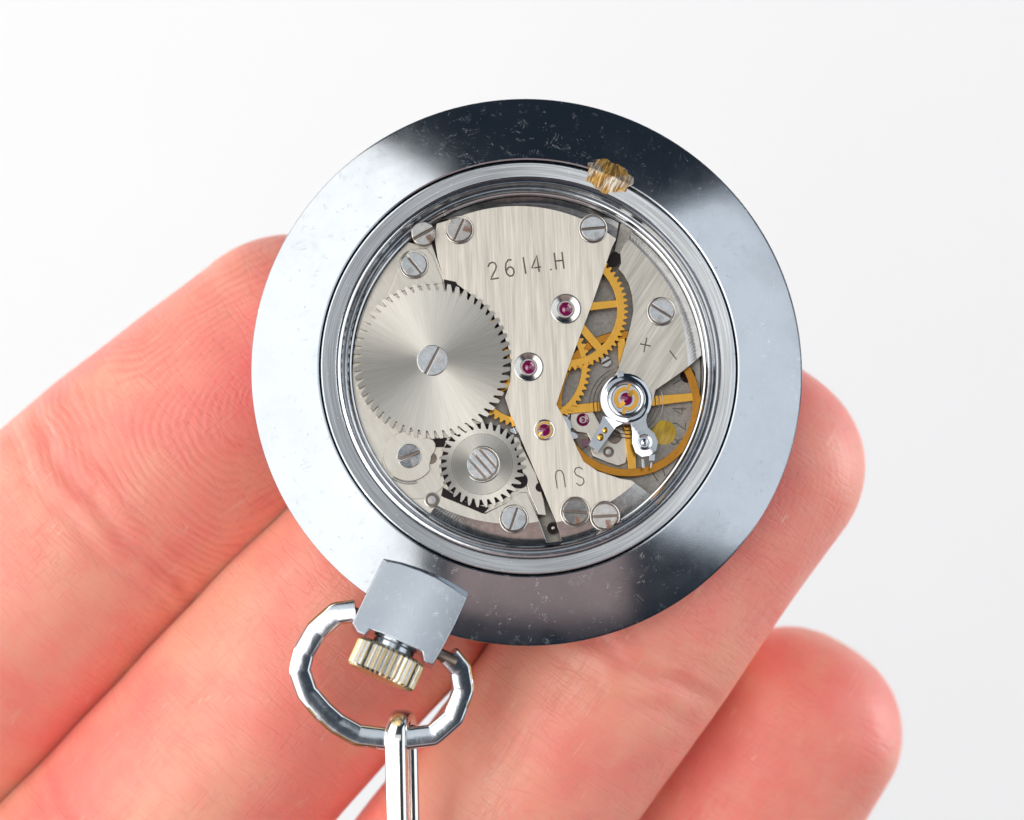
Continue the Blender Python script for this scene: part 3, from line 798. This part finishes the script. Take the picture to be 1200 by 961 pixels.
text(main, '824', 803, 523, Z_PLATE+0.005, 17, 88, 1.5, 1.4)
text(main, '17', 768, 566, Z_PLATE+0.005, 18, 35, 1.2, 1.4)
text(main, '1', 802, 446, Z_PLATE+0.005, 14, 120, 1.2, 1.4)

# gouge in the seat ring where the lid was prised off -------------------
gx, gy = P(714, 206, 1.95)
mb = MB(); v = []; f = []
n1, n2 = 14, 72
for i in range(n1):
    t = i/(n1-1)
    for j in range(n2):
        a = 2*math.pi*j/n2
        rr = t*(0.97+0.05*math.sin(3*a+1)+0.05*math.sin(7*a)+0.04*math.sin(13*a+2)+0.05*rng.rand())
        x = rr*28/K*math.cos(a); y = rr*18.5/K*math.sin(a)
        if y < 0: y *= 1.08
        zz = 0.004*rng.rand()
        ang = math.radians(-20)
        X = x*math.cos(ang)-y*math.sin(ang); Y = x*math.sin(ang)+y*math.cos(ang)
        rad = math.hypot(gx+X, gy+Y)
        zb = 2.06-max(0.0, rad-RB-0.10)*0.448 if rad > RB else 2.05-(RB-rad)*0.155
        v.append((X, Y, zb-1.95+zz+0.012))
for i in range(n1-1):
    for j in range(n2):
        j2 = (j+1) % n2; f.append((i*n2+j, i*n2+j2, (i+1)*n2+j2, (i+1)*n2+j))
mb.add(v, f, 0, True)
mb.build('gouge_mark', [M['chip']], watch, loc=(gx, gy, 1.95))

# pendant block ---------------------------------------------------------
zt = 1.85
pend_px = [(449, 655), (470, 660), (492, 668), (512, 677), (530, 688), (547, 701), (534, 730), (520, 757), (507, 779), (497, 775), (495, 764), (470, 752), (448, 742), (433, 737), (428, 744), (419, 740), (413, 729), (428, 697)]
mb = MB(); mb.prism([P(px, py, zt) for px, py in pend_px], -2.6, zt, 0)
pend = mb.build('pendant', [M['chrome_soft']], watch, bevel=0.16, seg=3, limit=45)
pc = P(490, 712, zt); pu = Vector((*P(547, 701, zt), 0))-Vector((*P(449, 655, zt), 0)); pu.normalize()
dome(pend, 1.0, 0.020, (pu.x, pu.y), P(514, 724, zt))

# winding crown
ax = Vector((*P(455-0.414*40, 770+0.91*40, 0), 0)) - Vector((*P(455, 770, 0), 0)); ax.normalize()
side = Vector((ax.y, -ax.x, 0)) * -1
cc = Vector((*P(452, 779, -0.3), -0.3))
mb = MB(); wear = []
def axial(prof, n, mat, smooth, flute=0.0):
    v = []; f = []
    for (u, r) in prof:
        for i in range(n):
            a = 2*math.pi*i/n
            rr = r
            if flute and r > 2.0: rr = r-flute*(0.5-0.5*math.cos(a*n/4))**0.8
            p = cc+ax*u+side*(rr*math.cos(a))+Vector((0,0,1))*(rr*math.sin(a)); v.append(tuple(p))
            wear.append(0.62*(1 if (flute and r > 2.0 and i % 4 == 0) else 0.1)+(0.25 if abs(u) > 0.8 else 0)+(0.25 if u > 0.75 else 0))
    for j in range(len(prof)-1):
        for i in range(n):
            i2 = (i+1) % n; f.append((j*n+i, j*n+i2, (j+1)*n+i2, (j+1)*n+i))
    mb.add(v, f, mat, smooth)
axial([(-1.12, 0.01), (-1.12, 1.9), (-1.02, 2.25), (-0.85, 2.47), (0.80, 2.47), (0.98, 2.28), (1.06, 1.9), (1.06, 0.01)], 144, 0, False, 0.22)
crown = mb.build('crown', [M['crown']], watch)
at = crown.data.attributes.new('wear', 'FLOAT', 'POINT'); at.data.foreach_set('value', np.asarray(wear, np.float32))
mb = MB(); axial([(-2.3, 1.6), (-1.55, 1.6), (-1.45, 1.5), (-1.1, 1.5)], 48, 0, True)
mb.build('crown_neck', [M['chrome_soft']], crown)

# bow: faceted loop hinged on the pendant ---------------------------------
bow_px = [(417, 716), (394, 719), (371, 739), (356, 765), (351, 786), (360, 812), (378, 833), (395, 848), (420, 862), (464, 867), (507, 862), (531, 841), (543, 808), (539, 784), (526, 768)]
bz = [-0.6, -0.7, -0.9, -1.1, -1.25, -1.45, -1.6, -1.75, -1.9, -1.95, -1.9, -1.75, -1.5, -1.25, -1.0]
sect = []
for q in range(24):
    a = 2*math.pi*q/24; ex = 2/6.0
    sect.append((0.76*math.copysign(abs(math.cos(a))**ex, math.cos(a)), 0.84*math.copysign(abs(math.sin(a))**ex, math.sin(a))))
rows = [np.array((*P(q[0], q[1], z), z)) for q, z in zip(bow_px, bz)]
pts = []
for i in range(len(rows)-1):
    for t in (0.0, 0.10, 0.25, 0.5, 0.75, 0.90):
        lin = rows[i]+(rows[i+1]-rows[i])*t
        c_ = cr(rows, i+t); pts.append(tuple(0.92*lin+0.08*c_))      # corners rounded but still readable
pts.append(tuple(rows[-1]))
mb = MB(); mb.tube(pts, 0, 8, 0, sect=sect)
cxb, cyb = P(452, 780, -0.5)
wr = []
for v in mb.v:
    # outer flank of the loop, in a few stretches, has lost its plating
    x, y, z = v; d = math.atan2(y-cyb, x-cxb); r = math.hypot(x-cxb, y-cyb)
    outer = 1 if math.cos(2*math.pi*(len(wr) % 24)/24) > 0.45 and z < 99 else 0
    deg = math.degrees(d) % 360
    zone = 1.0 if (110 < deg < 160 or 205 < deg < 268 or (330 < deg or deg < 15)) else 0.15
    wr.append(0.56*outer*zone)
mb.s = [True]*len(mb.s)
bow = mb.build('bow', [M['worn']], watch)
at = bow.data.attributes.new('wear', 'FLOAT', 'POINT'); at.data.foreach_set('value', np.asarray(wr, np.float32))
mb = MB()
for q in ((421, 721), (523, 770)):
    x, y = P(*q, -0.5); ss = side
    p0 = Vector((x, y, -0.5)); mb.tube([tuple(p0-ss*0.8), tuple(p0+ss*0.8)], 0.42, 16, 0)
mb.build('hinge_pin', [M['slot']], bow)

# ------------------------------------------------------------------ chain links
def link_mesh(name, top, bottom, lean, label):
    """flat-wire oval link: plane holds the viewing direction, so it is seen nearly edge-on"""
    L0 = (Vector(bottom)-Vector(top)).length; dirv = (Vector(bottom)-Vector(top)).normalized()
    acr = Vector((math.sin(lean), 0, math.cos(lean)))
    acr = (acr-dirv*acr.dot(dirv)).normalized()
    half = 1.75; pts = []
    n = 18
    for i in range(n+1):
        a = math.pi*i/n; pts.append(Vector(top)+dirv*(half-half*math.sin(a))+acr*(half*math.cos(a)))
    for i in range(n+1):
        a = math.pi*i/n; pts.append(Vector(bottom)-dirv*(half-half*math.sin(a))-acr*(half*math.cos(a)))
    nrm = dirv.cross(acr).normalized()
    v = []; f = []; k = len(pts)
    prof = [(0.76*math.copysign(abs(math.cos(a))**0.8, math.cos(a)), 0.46*math.copysign(abs(math.sin(a))**0.8, math.sin(a))) for a in np.linspace(0, 2*math.pi, 20, endpoint=False)]
    cen = (Vector(top)+Vector(bottom))/2
    for i, p in enumerate(pts):
        t = (pts[(i+1) % k]-pts[(i-1) % k]).normalized(); o = t.cross(nrm).normalized()
        if o.dot(p-cen) < 0: o = -o
        for (u, w_) in prof: v.append(tuple(p+nrm*u+o*w_))
    m = len(prof)
    for i in range(k):
        i2 = (i+1) % k
        for q in range(m): f.append((i*m+q, i*m+(q+1) % m, i2*m+(q+1) % m, i2*m+q))
    o = mesh_obj(name, v, f, M['link'], None, smooth=True)
    o['label'] = label; o['category'] = 'chain link'
    return o
def Wp(px, py, z): return (*Wd(px, py, z), z)
link_mesh('chain_link', Wp(470, 839, 1.2), Wp(474, 1046, 0.6), math.radians(-12), 'silver flat wire chain link looped through the bow of the watch')

# ------------------------------------------------------------------ hand
HV = []; HF = []; HA = {k: [] for k in ('along', 'across', 'ridge', 'ridge_amp', 'redness')}
def finger(stations, apex_len, creases, whorl=None, nv=112, step=0.36, seed=0, flat=1.92, redtip=0.8, inworld=False, tip_drop=1.2, amp=1.0):
    """stations base to tip: (px, py, half width px, top z mm, half depth mm)"""
    rows = []
    for (px, py, hw, zt_, hd) in stations:
        zc = zt_-hd; x, y = Wd(px, py, zc); rows.append(np.array([x, y, zc, hw/K*(D-zc)/D, hd]))
    dense = [cr(rows, t) for t in np.linspace(0, len(rows)-1, 400)]
    cum = [0.0]
    for a, b in zip(dense, dense[1:]): cum.append(cum[-1]+float(np.linalg.norm(b[:3]-a[:3])))
    Ltot = cum[-1]; dense = np.array(dense); cum = np.array(cum)
    ns = int(Ltot/step); svals = list(np.linspace(0, Ltot, ns)); ncap = 30
    ring = []
    for s_ in svals:
        row = np.array([np.interp(s_, cum, dense[:, k]) for k in range(5)])
        e = 0.4
        pa = np.array([np.interp(max(s_-e, 0), cum, dense[:, k]) for k in range(3)]); pb = np.array([np.interp(min(s_+e, Ltot), cum, dense[:, k]) for k in range(3)])
        t = (pb-pa)/np.linalg.norm(pb-pa); ring.append((row[:3], t, row[3], row[4], s_))
    c0, t0, hw0, hd0, _ = ring[-1]
    for i in range(1, ncap+1):
        a = math.pi/2*i/ncap; adv = apex_len*math.sin(a); sc = max(math.cos(a), 0.0)**0.86
        ring.append((c0+t0*adv+np.array([0, 0, -tip_drop*(adv/apex_len)**2]), t0, max(hw0*sc, 0.02), max(hd0*sc, 0.02), Ltot+adv))
    base = len(HV); r_ = np.random.RandomState(seed); phs = r_.rand(8)*6.28
    Ltip = Ltot+apex_len
    for (c, t, hw, hd, s_) in ring:
        lat = np.cross(t, [0, 0, 1]); lat /= np.linalg.norm(lat); up = np.cross(lat, t)
        for j in range(nv):
            a = 2*math.pi*j/nv; ca, sa = math.cos(a), math.sin(a)
            ex = 2/flat
            u = math.copysign(abs(ca)**ex, ca); w_ = math.copysign(abs(sa)**ex, sa)
            across = hw*u
            palm = max(0.0, sa)
            dis = 0.0; redc = 0.0
            for (sc_, slope, depth, width, bend) in creases:
                sl = s_-(Ltip-sc_)-slope*across-bend*(across/hw)**2*1.5-0.25*math.sin(across*0.9+phs[0])-0.12*math.sin(across*2.3+phs[1])
                g = math.exp(-(sl/width)**2); dis -= depth*g*min(1, palm*1.6)
                dis += depth*0.28*(math.exp(-((sl-2.4*width)/(1.8*width))**2)+math.exp(-((sl+2.4*width)/(1.8*width))**2))*min(1, palm*1.4)
                redc += 0.42*math.exp(-(sl/(width*2.0))**2)*min(1, depth*3)
            dis += 0.12*math.sin(s_*0.33+phs[2]+across*0.12)*palm+0.06*math.sin(s_*0.8+phs[3])*math.sin(across*0.5+phs[4])
            p = c+lat*(across+dis*ca*0.6)+up*(hd*w_+dis*sa)
            HV.append(tuple(p))
            HA['along'].append(s_+seed*50); HA['across'].append(across*1.05+seed*37)
            # friction ridges: arches below, loops round the pad centre
            dtip = Ltip-s_
            if whorl:
                wc, wa, wpitch = whorl
                dx = (dtip-wc); dy = across-wa
                k = 1/(1+math.exp((dtip-wc-6.5)/1.4))
                loop = math.sqrt((dx*0.82)**2+(dy*1.15)**2+0.15)/wpitch
                arch = (dtip-wc+0.03*across*across*0.6)*0.82/wpitch+0.2
                ph = loop*k+arch*(1-k)+k*math.atan2(dy, dx)/(2*math.pi)
            else:
                ph = (dtip+0.02*across*across)/0.52
            HA['ridge'].append(ph)
            HA['ridge_amp'].append(amp*min(1, palm*2)*(1.0 if dtip < 24 else max(0.13, 1-(dtip-24)/5)))
            rt = redtip*math.exp(-((dtip-10)/8.5)**2)*math.exp(-(across/6.5)**2)
            HA['redness'].append(min(1.0, rt+redc*palm))
    k = len(ring)
    for i in range(k-1):
        for j in range(nv):
            j2 = (j+1) % nv
            HF.append((base+i*nv+j, base+i*nv+j2, base+(i+1)*nv+j2, base+(i+1)*nv+j))
    HF.append(tuple(base+j for j in reversed(range(nv)))); HF.append(tuple(base+(k-1)*nv+j for j in range(nv)))

# index, middle, ring and little finger, palm side up (stations run from the knuckle to the pad)
finger([(-640, 1340, 182, -10.0, 9.2), (-390, 1095, 172, -7.6, 8.8), (-204, 922, 172, -6.6, 8.6), (-53, 774, 166, -5.4, 8.4), (119, 609, 158, -4.8, 8.0), (240, 505, 152, -4.2, 7.4), (337, 418, 141, -4.4, 6.6)],
       8.4, [(24.5, 0.02, 0.24, 0.55, 0.3), (26.6, 0.03, 0.13, 0.5, 0.3), (22.4, -0.02, 0.06, 0.4, 0.3), (48.5, 0.0, 0.35, 0.6, 0.4), (50.3, 0.02, 0.3, 0.5, 0.4)],
       whorl=(10.8, 1.6, 0.47), seed=1, redtip=0.95)
finger([(-430, 1590, 178, -9.0, 9.4), (-195, 1366, 165, -6.5, 8.4), (20, 1142, 157, -4.6, 8.2), (166, 989, 152, -3.8, 8.0), (255, 893, 150, -2.4, 7.8), (402, 731, 146, -2.2, 7.5), (570, 556, 146, -4.6, 7.0), (660, 462, 136, -6.0, 6.3)],
       8.0, [(25.5, 0.0, 0.34, 0.5, 0.4), (52.5, 0.02, 0.26, 0.55, 0.4), (54.6, -0.02, 0.22, 0.45, 0.4)], whorl=(12.0, 0, 0.47), seed=2, redtip=0.5)
finger([(-90, 1740, 172, -9.5, 9.0), (130, 1490, 152, -6.5, 8.0), (350, 1262, 142, -5.0, 7.6), (485, 1093, 137, -3.4, 7.3), (628, 902, 132, -2.0, 7.0), (735, 752, 133, -1.9, 6.8), (815, 640, 129, -2.6, 6.6), (884, 542, 131, -3.6, 6.2)],
       7.4, [(24.0, 0.10, 0.26, 0.50, 0.4), (22.2, 0.06, 0.12, 0.4, 0.4), (26.3, 0.10, 0.10, 0.45, 0.4), (48.0, 0.02, 0.35, 0.55, 0.4)], whorl=(12.0, 0, 0.47), seed=3, redtip=0.6, amp=0.35)
finger([(270, 1830, 158, -12, 8.4), (450, 1590, 144, -10.2, 7.6), (620, 1350, 138, -9.4, 7.0), (760, 1130, 134, -10.4, 6.7), (862, 968, 130, -10.0, 6.4), (935, 853, 124, -10.0, 5.9)],
       6.9, [(21.0, 0.0, 0.3, 0.5, 0.4), (40.0, 0.0, 0.3, 0.5, 0.4)], whorl=(15.0, 5.0, 0.47), seed=4, redtip=0.55, amp=0.2)
# palm, thumb and wrist lie outside the picture
finger([(-1250, 3150, 480, -14, 19), (-1010, 2760, 500, -11, 19), (-800, 2420, 640, -9.5, 17), (-600, 2080, 730, -9.2, 14), (-420, 1830, 720, -10.2, 11.5), (-240, 1600, 660, -11.5, 9.5)],
       6.0, [(30, 0.1, 0.6, 0.9, 0.5)], seed=5, step=1.2, nv=96, redtip=0, flat=2.6, amp=0.3)
finger([(-1080, 2560, 330, -8, 15), (-1250, 2180, 250, -7, 12), (-1300, 1820, 185, -7, 9.5), (-1260, 1520, 170, -8, 8.6), (-1190, 1290, 160, -9, 8.0)],
       9.0, [(27, 0.0, 0.35, 0.6, 0.4)], whorl=(13, 0, 0.5), seed=6, step=0.9, nv=72, redtip=0.5)
hand = mesh_obj('hand', np.array(HV), HF, M['skin'], None, smooth=True, attrs=HA)
hand['label'] = 'bare open hand, palm up with four fingers together, carrying the pocket watch'
hand['category'] = 'hand'
